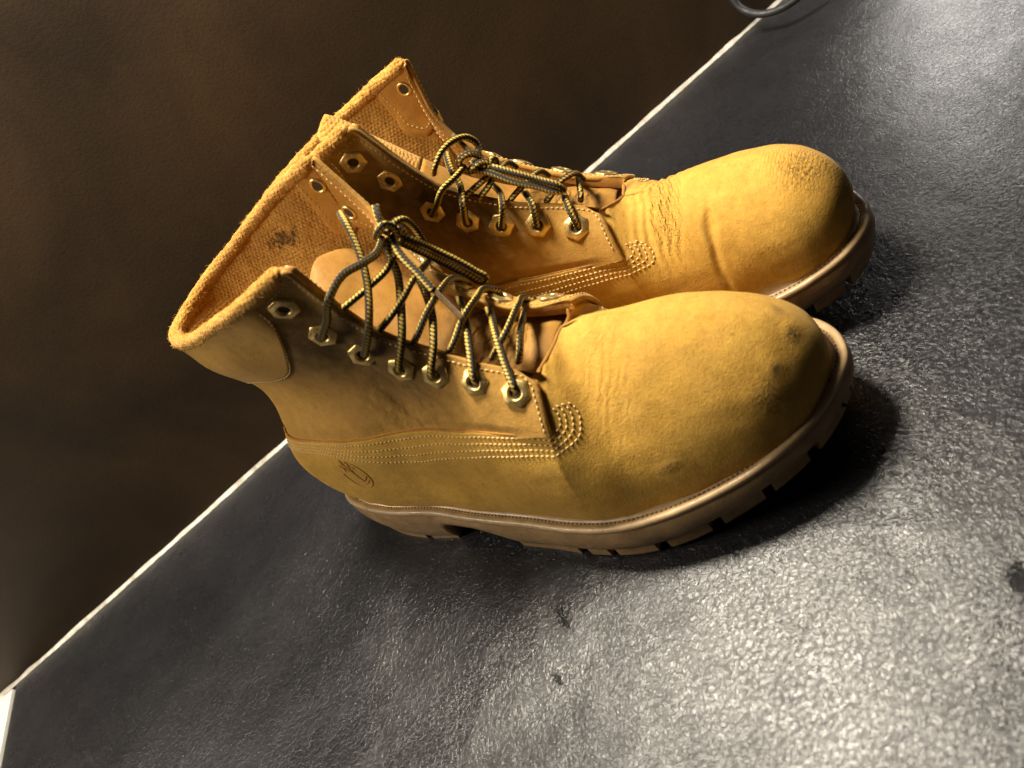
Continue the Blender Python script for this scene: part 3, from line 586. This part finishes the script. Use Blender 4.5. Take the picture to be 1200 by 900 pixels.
        # raw edge that closes the flap between its outer leather and the lining
        uu=np.linspace(.436,.724,90)[:,None]; oo=np.linspace(0,1,7)[None]; k=np.sin(oo*np.pi)
        tt=.9925+.005*k+0*uu; o=(.0002+sst(.60,.725,uu)*.0016)*(1-oo)-.0036*oo
        mk('flap_edge',P(boot,sd,uu+0*oo,tt,o),flip(wind(sd,gridf(90,7))),MAT['raw_edge'],qo,mirror=mir)
    # ---- padded collar panel
    def arc(u): return .717+.25*(1-np.sqrt(1-np.clip((np.asarray(u)-.295)/.098,0,.9985)**2))
    V=[];F=[]
    parts=[]
    for sd in sides:
        ss=edge_samples(80,(0,.004,.01,.02)); rr=edge_samples(60,(0,.006,.015,.03))
        uu=.392*ss[:,None]*np.ones_like(rr)[None]; a=arc(uu); tt=a+(.995-a)*rr[None]
        d=np.maximum(np.clip(1-rr/.06,0,1)[None],np.clip((ss-.972)/.028,0,1)[:,None])
        o=.0011-.0010*d**2.2+.0004
        parts.append((P(boot,sd,uu,tt,o),wind(sd,gridf(len(ss),len(rr)))))
    V,F=join(parts); col=mk('collar_panel',V,F,MAT['collar'],root,mirror=mir,weld=True)
    rows=[]
    for sd in sides:
        pts=[(u,float(arc(u))+.003) for u in np.r_[np.linspace(.02,.29,10),np.linspace(.30,.3895,16)]]+[(.3905,.975)]
        Pp,Nn=uvrow(boot,sd,pts,.0009,160); rows.append(stitches(Pp,Nn,.0028,.0019,.00036))
    V,F=join(rows); mk('collar_stitching',V,F,MAT['thread'],col,mirror=mir,stuff=True)
    # ---- heel strip
    parts=[]
    for sd in sides:
        ss=np.linspace(0,1,10); rr=np.linspace(.03,1,50); uu=.055*ss[:,None]*np.ones_like(rr)[None]; tt=.44*rr[None]*np.ones_like(uu)
        o=.0022-.002*np.clip((ss-.8)/.2,0,1)[:,None]**2
        parts.append((P(boot,sd,uu,tt,o),wind(sd,gridf(10,50))))
    V,F=join(parts); mk('heel_strip',V,F,MAT['facing'],root,mirror=mir,weld=True)
    # ---- lining inside the shaft
    parts=[]
    for sd in sides:
        uu=np.linspace(0,.722,130)[:,None]; tt=np.linspace(.16,.992,70)[None]*np.ones_like(uu)
        uu=uu*np.ones_like(tt)
        o=-.0042+.0014*sst(.36,.44,uu)-.0016*np.exp(-((tt-.84)/.1)**2)*sst(.36,.25,uu)+.0005*vnoise(base(boot,sd,uu,tt),180,9)
        parts.append((P(boot,sd,uu,tt,o),flip(wind(sd,gridf(130,70)))))
    V,F=join(parts); lin=mk('lining',V,F,MAT['torn' if boot=='R' else 'fabric'],root,mirror=mir,weld=True)
    if boot=='R':
        uu,tt=np.meshgrid(np.linspace(.10,.40,90),np.linspace(.62,.95,40),indexing='ij'); G=P(boot,'M',uu,tt,-.0052); NN=-NRM(boot,'M',uu,tt); V=[];F=[]
        for k in range(3600):
            i=random.randrange(1,89); j=random.randrange(1,39); wgt=math.exp(-((uu[i,j]-.27)/.09)**2-((tt[i,j]-.78)/.10)**2)
            if random.random()>wgt+.12: continue
            q=G[i,j]+(G[i-1,j]-G[i,j])*random.random()+(G[i,j-1]-G[i,j])*random.random(); d=RNG.normal(size=3); d=d-NN[i,j]*(d@NN[i,j]); d/=np.linalg.norm(d)+1e-9; d=d+NN[i,j]*(.15+.7*random.random())
            l=.0010+.0028*random.random()**2; w=np.cross(d,NN[i,j]); w/=np.linalg.norm(w)+1e-9; w*=.00009; md=q+d*l*.5+RNG.normal(size=3)*.0002; e=q+d*l-NN[i,j]*l*.3+RNG.normal(size=3)*.0004
            o=len(V); V+=[q-w,q+w,md+w,md-w,e]; F+=[(o,o+1,o+2,o+3),(o+3,o+2,o+4)]
        mk('worn_fleece_fibres',V,F,MAT['fibre'],lin,mirror=mir,stuff=True)
    # footbed
    n=60; L=lip(n); x=L[:,0]; c=np.array([.15,0]); rings=[np.c_[c+(L-c)*k,ztop(x)*1.0+.010] for k in (0,.4,.7,.84)]
    mk('footbed',np.stack(rings,1),flip(gridf(n,4,closed=True)),MAT['raw_edge'],root,mirror=mir)
    # ---- fleece rim round the opening
    ul=np.linspace(.437,0,60); um=np.linspace(0,.437,60)[1:]
    C=np.r_[P(boot,'L',ul,np.full(60,.992),-.0022),P(boot,'M',um,np.full(59,.992),-.0022)]
    C[:,2]+=.0008
    d=np.linspace(0,1,260); rad=.0040*np.sqrt(np.clip(np.minimum(d,1-d)/.012,.25,1))
    V,F,uv=tube(C,rad,16,True,1.0,smoothn=260)
    V=V+(.0005*vnoise(V,350,5)+.0003*vnoise(V,900,6))[:,None]*np.array([.6,.6,1.])
    rim=mk('collar_rim',V,F,MAT['fabric'],root,mirror=mir)
    fibres(rim,V[:260*17].reshape(260,17,3),C,mir,lin)
    # ---- leather facing inside each flap
    for sd in sides:
        n,m=70,40
        s=np.linspace(0,1,n); rt=np.c_[.4405+.115*s,np.full(n,.990)]
        lf=spl([0,.5,.85,1],[(.386,.988),(.389,.86),(.396,.775),(.42,.742)],s)
        rr=np.linspace(0,1,m); uv=lf[:,None]*(1-rr[None,:,None])+rt[:,None]*rr[None,:,None]
        uv[...,1]-=.04*np.sin(np.pi*rr)[None]*sst(.8,1,s)[:,None]
        e=np.minimum(np.minimum(s/.05,(1-s)/.05)[:,None],np.minimum(rr/.08,(1-rr)/.08)[None]); e=np.clip(e,0,1)
        o=-.0034-.0010*np.sqrt(1-(1-e)**2)
        PO=P(boot,sd,uv[...,0],uv[...,1],o)
        fc=mk('inner_facing',PO,flip(wind(sd,gridf(n,m))),MAT['facing'],root,mirror=mir)
        rows=[]
        for B in (uv[4:-4,4],uv[4:-4,-5],uv[4,4:-4],uv[-5,4:-4]):
            rows.append(stitches(P(boot,sd,B[:,0],B[:,1],-.00435),-NRM(boot,sd,B[:,0],B[:,1]),.0028,.0019,.00034))
        V,F=join(rows); mk('facing_stitching',V,F,MAT['thread'],fc,mirror=mir,stuff=True)
        for u,t in ((.424,.92),(.452,.83)):
            eyelet(boot,sd,u,t,-.0043,fc,mir,inner=True)
    tongue(boot,root,mir)
    laces(boot,root,mir)
    if boot=='R': logo(boot,vamp,mir)
    return root
def eyelet(boot,sd,u,t,off,parent,mir,inner=False):
    u=np.array(u);t=np.array(t); c=P(boot,sd,u,t,off); n=NRM(boot,sd,u,t)
    du=P(boot,sd,u+.01,t,off)-P(boot,sd,u-.01,t,off); 
    if inner: n=-n
    a=du-n*(du@n); a/=np.linalg.norm(a); b=np.cross(n,a); th=random.random()*1.0; a,b=a*math.cos(th)+b*math.sin(th),b*math.cos(th)-a*math.sin(th)
    K=24; ang=np.arange(K)*2*np.pi/K
    hexr=np.cos(np.pi/6)/np.cos((ang%(np.pi/3))-np.pi/6); 
    if inner: prof=[(.0045,-.0006,0),(.0045,.0003,0),(.0038,.0010,0),(.0030,.0008,0),(.0026,.0001,0)]
    else: prof=[(.0068,-.0004,1),(.0068,.0006,1),(.0063,.0011,.9),(.0050,.0013,.5),(.0040,.0017,.1),(.0034,.0018,0),(.0029,.0013,0),(.0026,.0003,0)]
    V=[]
    for r,z,h in prof:
        rr=r*(hexr*h*1.06+(1-h))
        V.append(c+n*z+(np.cos(ang)*rr)[:,None]*a+(np.sin(ang)*rr)[:,None]*b)
    V=np.stack(V,1); F=gridf(K,len(prof),closed=True)
    e=mk('eyelet' if not inner else 'eyelet_ring',V,F,MAT['brass'],parent,mirror=mir)
    r=.0027; V=[c+n*.0004+r*(math.cos(x)*a+math.sin(x)*b) for x in ang]
    V=np.array(V); V=np.r_[V,[c+n*.0003]]
    F=[(K,j,(j+1)%K) for j in range(K)]
    h=mk('eyelet_hole_shade',V,F,MAT['hole'],parent,mirror=mir)  # flat cap with the hole's shade painted in, leather behind is uncut
def fibres(rim,G,C,mir,lin):
    V=[];F=[]
    n,s,_=G.shape; ctr=G[:,:-1].mean(1)
    for k in range(5200):
        i=random.randrange(2,n-2); j=random.randrange(s-1)
        p=G[i,j]+(G[i,j+1]-G[i,j])*random.random(); nn=p-ctr[i]; nn/=np.linalg.norm(nn)+1e-9
        t=G[i+1,j]-G[i-1,j]; t/=np.linalg.norm(t)+1e-9; b=np.cross(nn,t)
        a=random.random()*6.28; tang=t*math.cos(a)+b*math.sin(a)
        l=.0008+.0022*random.random()**3; d=nn*(.25+.6*random.random())+tang*.9; w=np.cross(d,RNG.normal(size=3)); w/=np.linalg.norm(w)+1e-9; w*=.00007
        q=p-nn*.0002; m=q+d*l*.5+RNG.normal(size=3)*.00015; e=q+d*l-nn*l*.25*random.random()+RNG.normal(size=3)*.0003
        o=len(V); V+=[q-w,q+w,m+w,m-w,e]; F+=[(o,o+1,o+2,o+3),(o+3,o+2,o+4)]
    mk('fleece_fibres',V,F,MAT['fibre'],rim,mirror=mir,stuff=True)
def tongue(boot,root,mir):
    if boot=='R':
        x=[.206,.19,.172,.155,.140,.127,.116,.108]; z=[.1055,.1105,.1185,.129,.142,.156,.170,.178]; yc=[.003,.003,.003,.004,.006,.009,.011,.012]; hw=[.019,.0225,.0225,.0225,.0235,.0245,.023,.015]
    else:
        x=[.200,.185,.168,.150,.134,.120,.104,.088]; z=[.0935,.1015,.1105,.122,.138,.159,.188,.210]; yc=[.003,.003,.003,.004,.006,.008,.009,.004]; hw=[.018,.0225,.0225,.021,.019,.017,.015,.012]
    k=np.linspace(0,1,len(x)); s=np.linspace(0,1,90); q=spl(k,np.c_[x,yc,z,hw],s)
    w=np.linspace(-1,1,50); T=np.gradient(q[:,[0,2]],axis=0); T/=np.linalg.norm(T,axis=1,keepdims=True); up=np.c_[-T[:,1],T[:,0]]; up=np.where(up[:,1:]<0,-up,up)
    crown=.0035*(1-w**2)[None]+(.0006*np.sin(s*40)[:,None]*(1-s)[:,None])
    def lay(o):
        G=np.zeros((90,50,3)); e=np.sqrt(np.clip((1-s)/.06,0,1))[:,None]
        h=crown-.0045-.004*np.abs(w)[None]**3+o
        G[...,0]=q[:,0:1]+up[:,0:1]*h; G[...,2]=q[:,2:3]+up[:,1:2]*h; G[...,1]=q[:,1:2]+w[None]*q[:,3:4]*(.55+.45*e)
        G[...,2]+=.0012*vnoise(G,70,11)*np.ones_like(h); return G
    A,B=lay(0),lay(-.0022); k=90 if boot=='R' else 66
    V,F=shell(A[:k],B[:k]); tg=mk('tongue',V,flip(F),MAT['tongue'],root,mirror=mir)
    if boot=='L': V,F=shell(A[65:],B[65:]); mk('tongue_top',V,flip(F),MAT['fabric'],tg,mirror=mir)
def laces(boot,root,mir):
    n=0
    for kind,pts in LACES[boot]:
        if kind=='aglet':
            V,F,uv=tube(pts,.0013,10); mk('aglet',V,F,MAT['aglet'],root,mirror=mir,uv=uv); continue
        V,F,uv=tube(pts,.0019,14,flat=.85)
        mk({'strand':'lace','bow':'lace_end','knot':'lace_knot'}[kind],V,F,MAT['lace'],root,mirror=mir,uv=uv)
def logo(boot,vamp,mir):
    """pressed tree-in-a-ring mark on the heel side"""
    c=np.array([.287,.290]); su=.034; st=.082
    def path(pts):
        pts=np.array(pts,float); ca,sa=math.cos(.25),math.sin(.25)
        q=np.c_[pts[:,0]*ca-pts[:,1]*sa,pts[:,0]*sa+pts[:,1]*ca]
        uv=c+q*np.array([su,st]); d=np.r_[0,np.cumsum(np.linalg.norm(np.diff(q,axis=0),axis=1))]
        uv=spl(d,uv,np.linspace(0,d[-1],max(6,int(d[-1]*24))))
        return P(boot,'L',uv[:,0],uv[:,1],vamp_off(boot,'L',uv[:,0],uv[:,1])+.00003)
    a=np.radians(np.linspace(-200,70,30)); parts=[]
    ring=[(math.cos(x)*1.0,math.sin(x)*1.0) for x in a]
    trunk=[(.05,-.55),(.08,0),(.02,.95)]; 
    crown=[(-.55,.35),(-.35,.62),(-.45,.85),(-.1,.8),(.0,1.12),(.2,.85),(.5,.9),(.38,.62),(.6,.4),(.25,.38),(.1,.2),(-.15,.36),(-.55,.35)]
    limbs=[[(.07,.1),(.25,.45),(.3,.7)],[(.06,.15),(-.2,.5),(-.25,.7)],[(-.7,-.35),(0,-.52),(.75,-.3)],[(-.55,-.62),(.05,-.72),(.55,-.58)]]
    for pth in [ring,trunk,crown]+limbs:
        V,F,uv=tube(path(pth),.00034,6); parts.append((V,F))
    V,F=join(parts); mk('pressed_tree_mark',V,F,MAT['emboss'],vamp,mirror=mir,label='pressed tree in a ring on the heel side')
make_boot('R','work_boot','near wheat nubuck work boot with pressed tree mark on its heel side',(-.0608,-.1491),-.7929)
make_boot('L','work_boot','farther wheat nubuck work boot, between the near boot and the dark wall',(.009,-.095),-.668)
# ---- black cable hanging into the upper corner
pts=[(.405,-.004,.075),(.399,-.008,.045),(.398,-.016,.028),(.402,-.030,.020),(.412,-.045,.018),(.428,-.054,.020),(.448,-.058,.026),(.475,-.055,.034),(.50,-.050,.04)]
V,F,uv=tube(pts,.0030,14); cb=mk('cable',V,F,MAT['cable']); cb['label']='black cable looping down in front of the wall at the top edge'; cb['category']='cable'
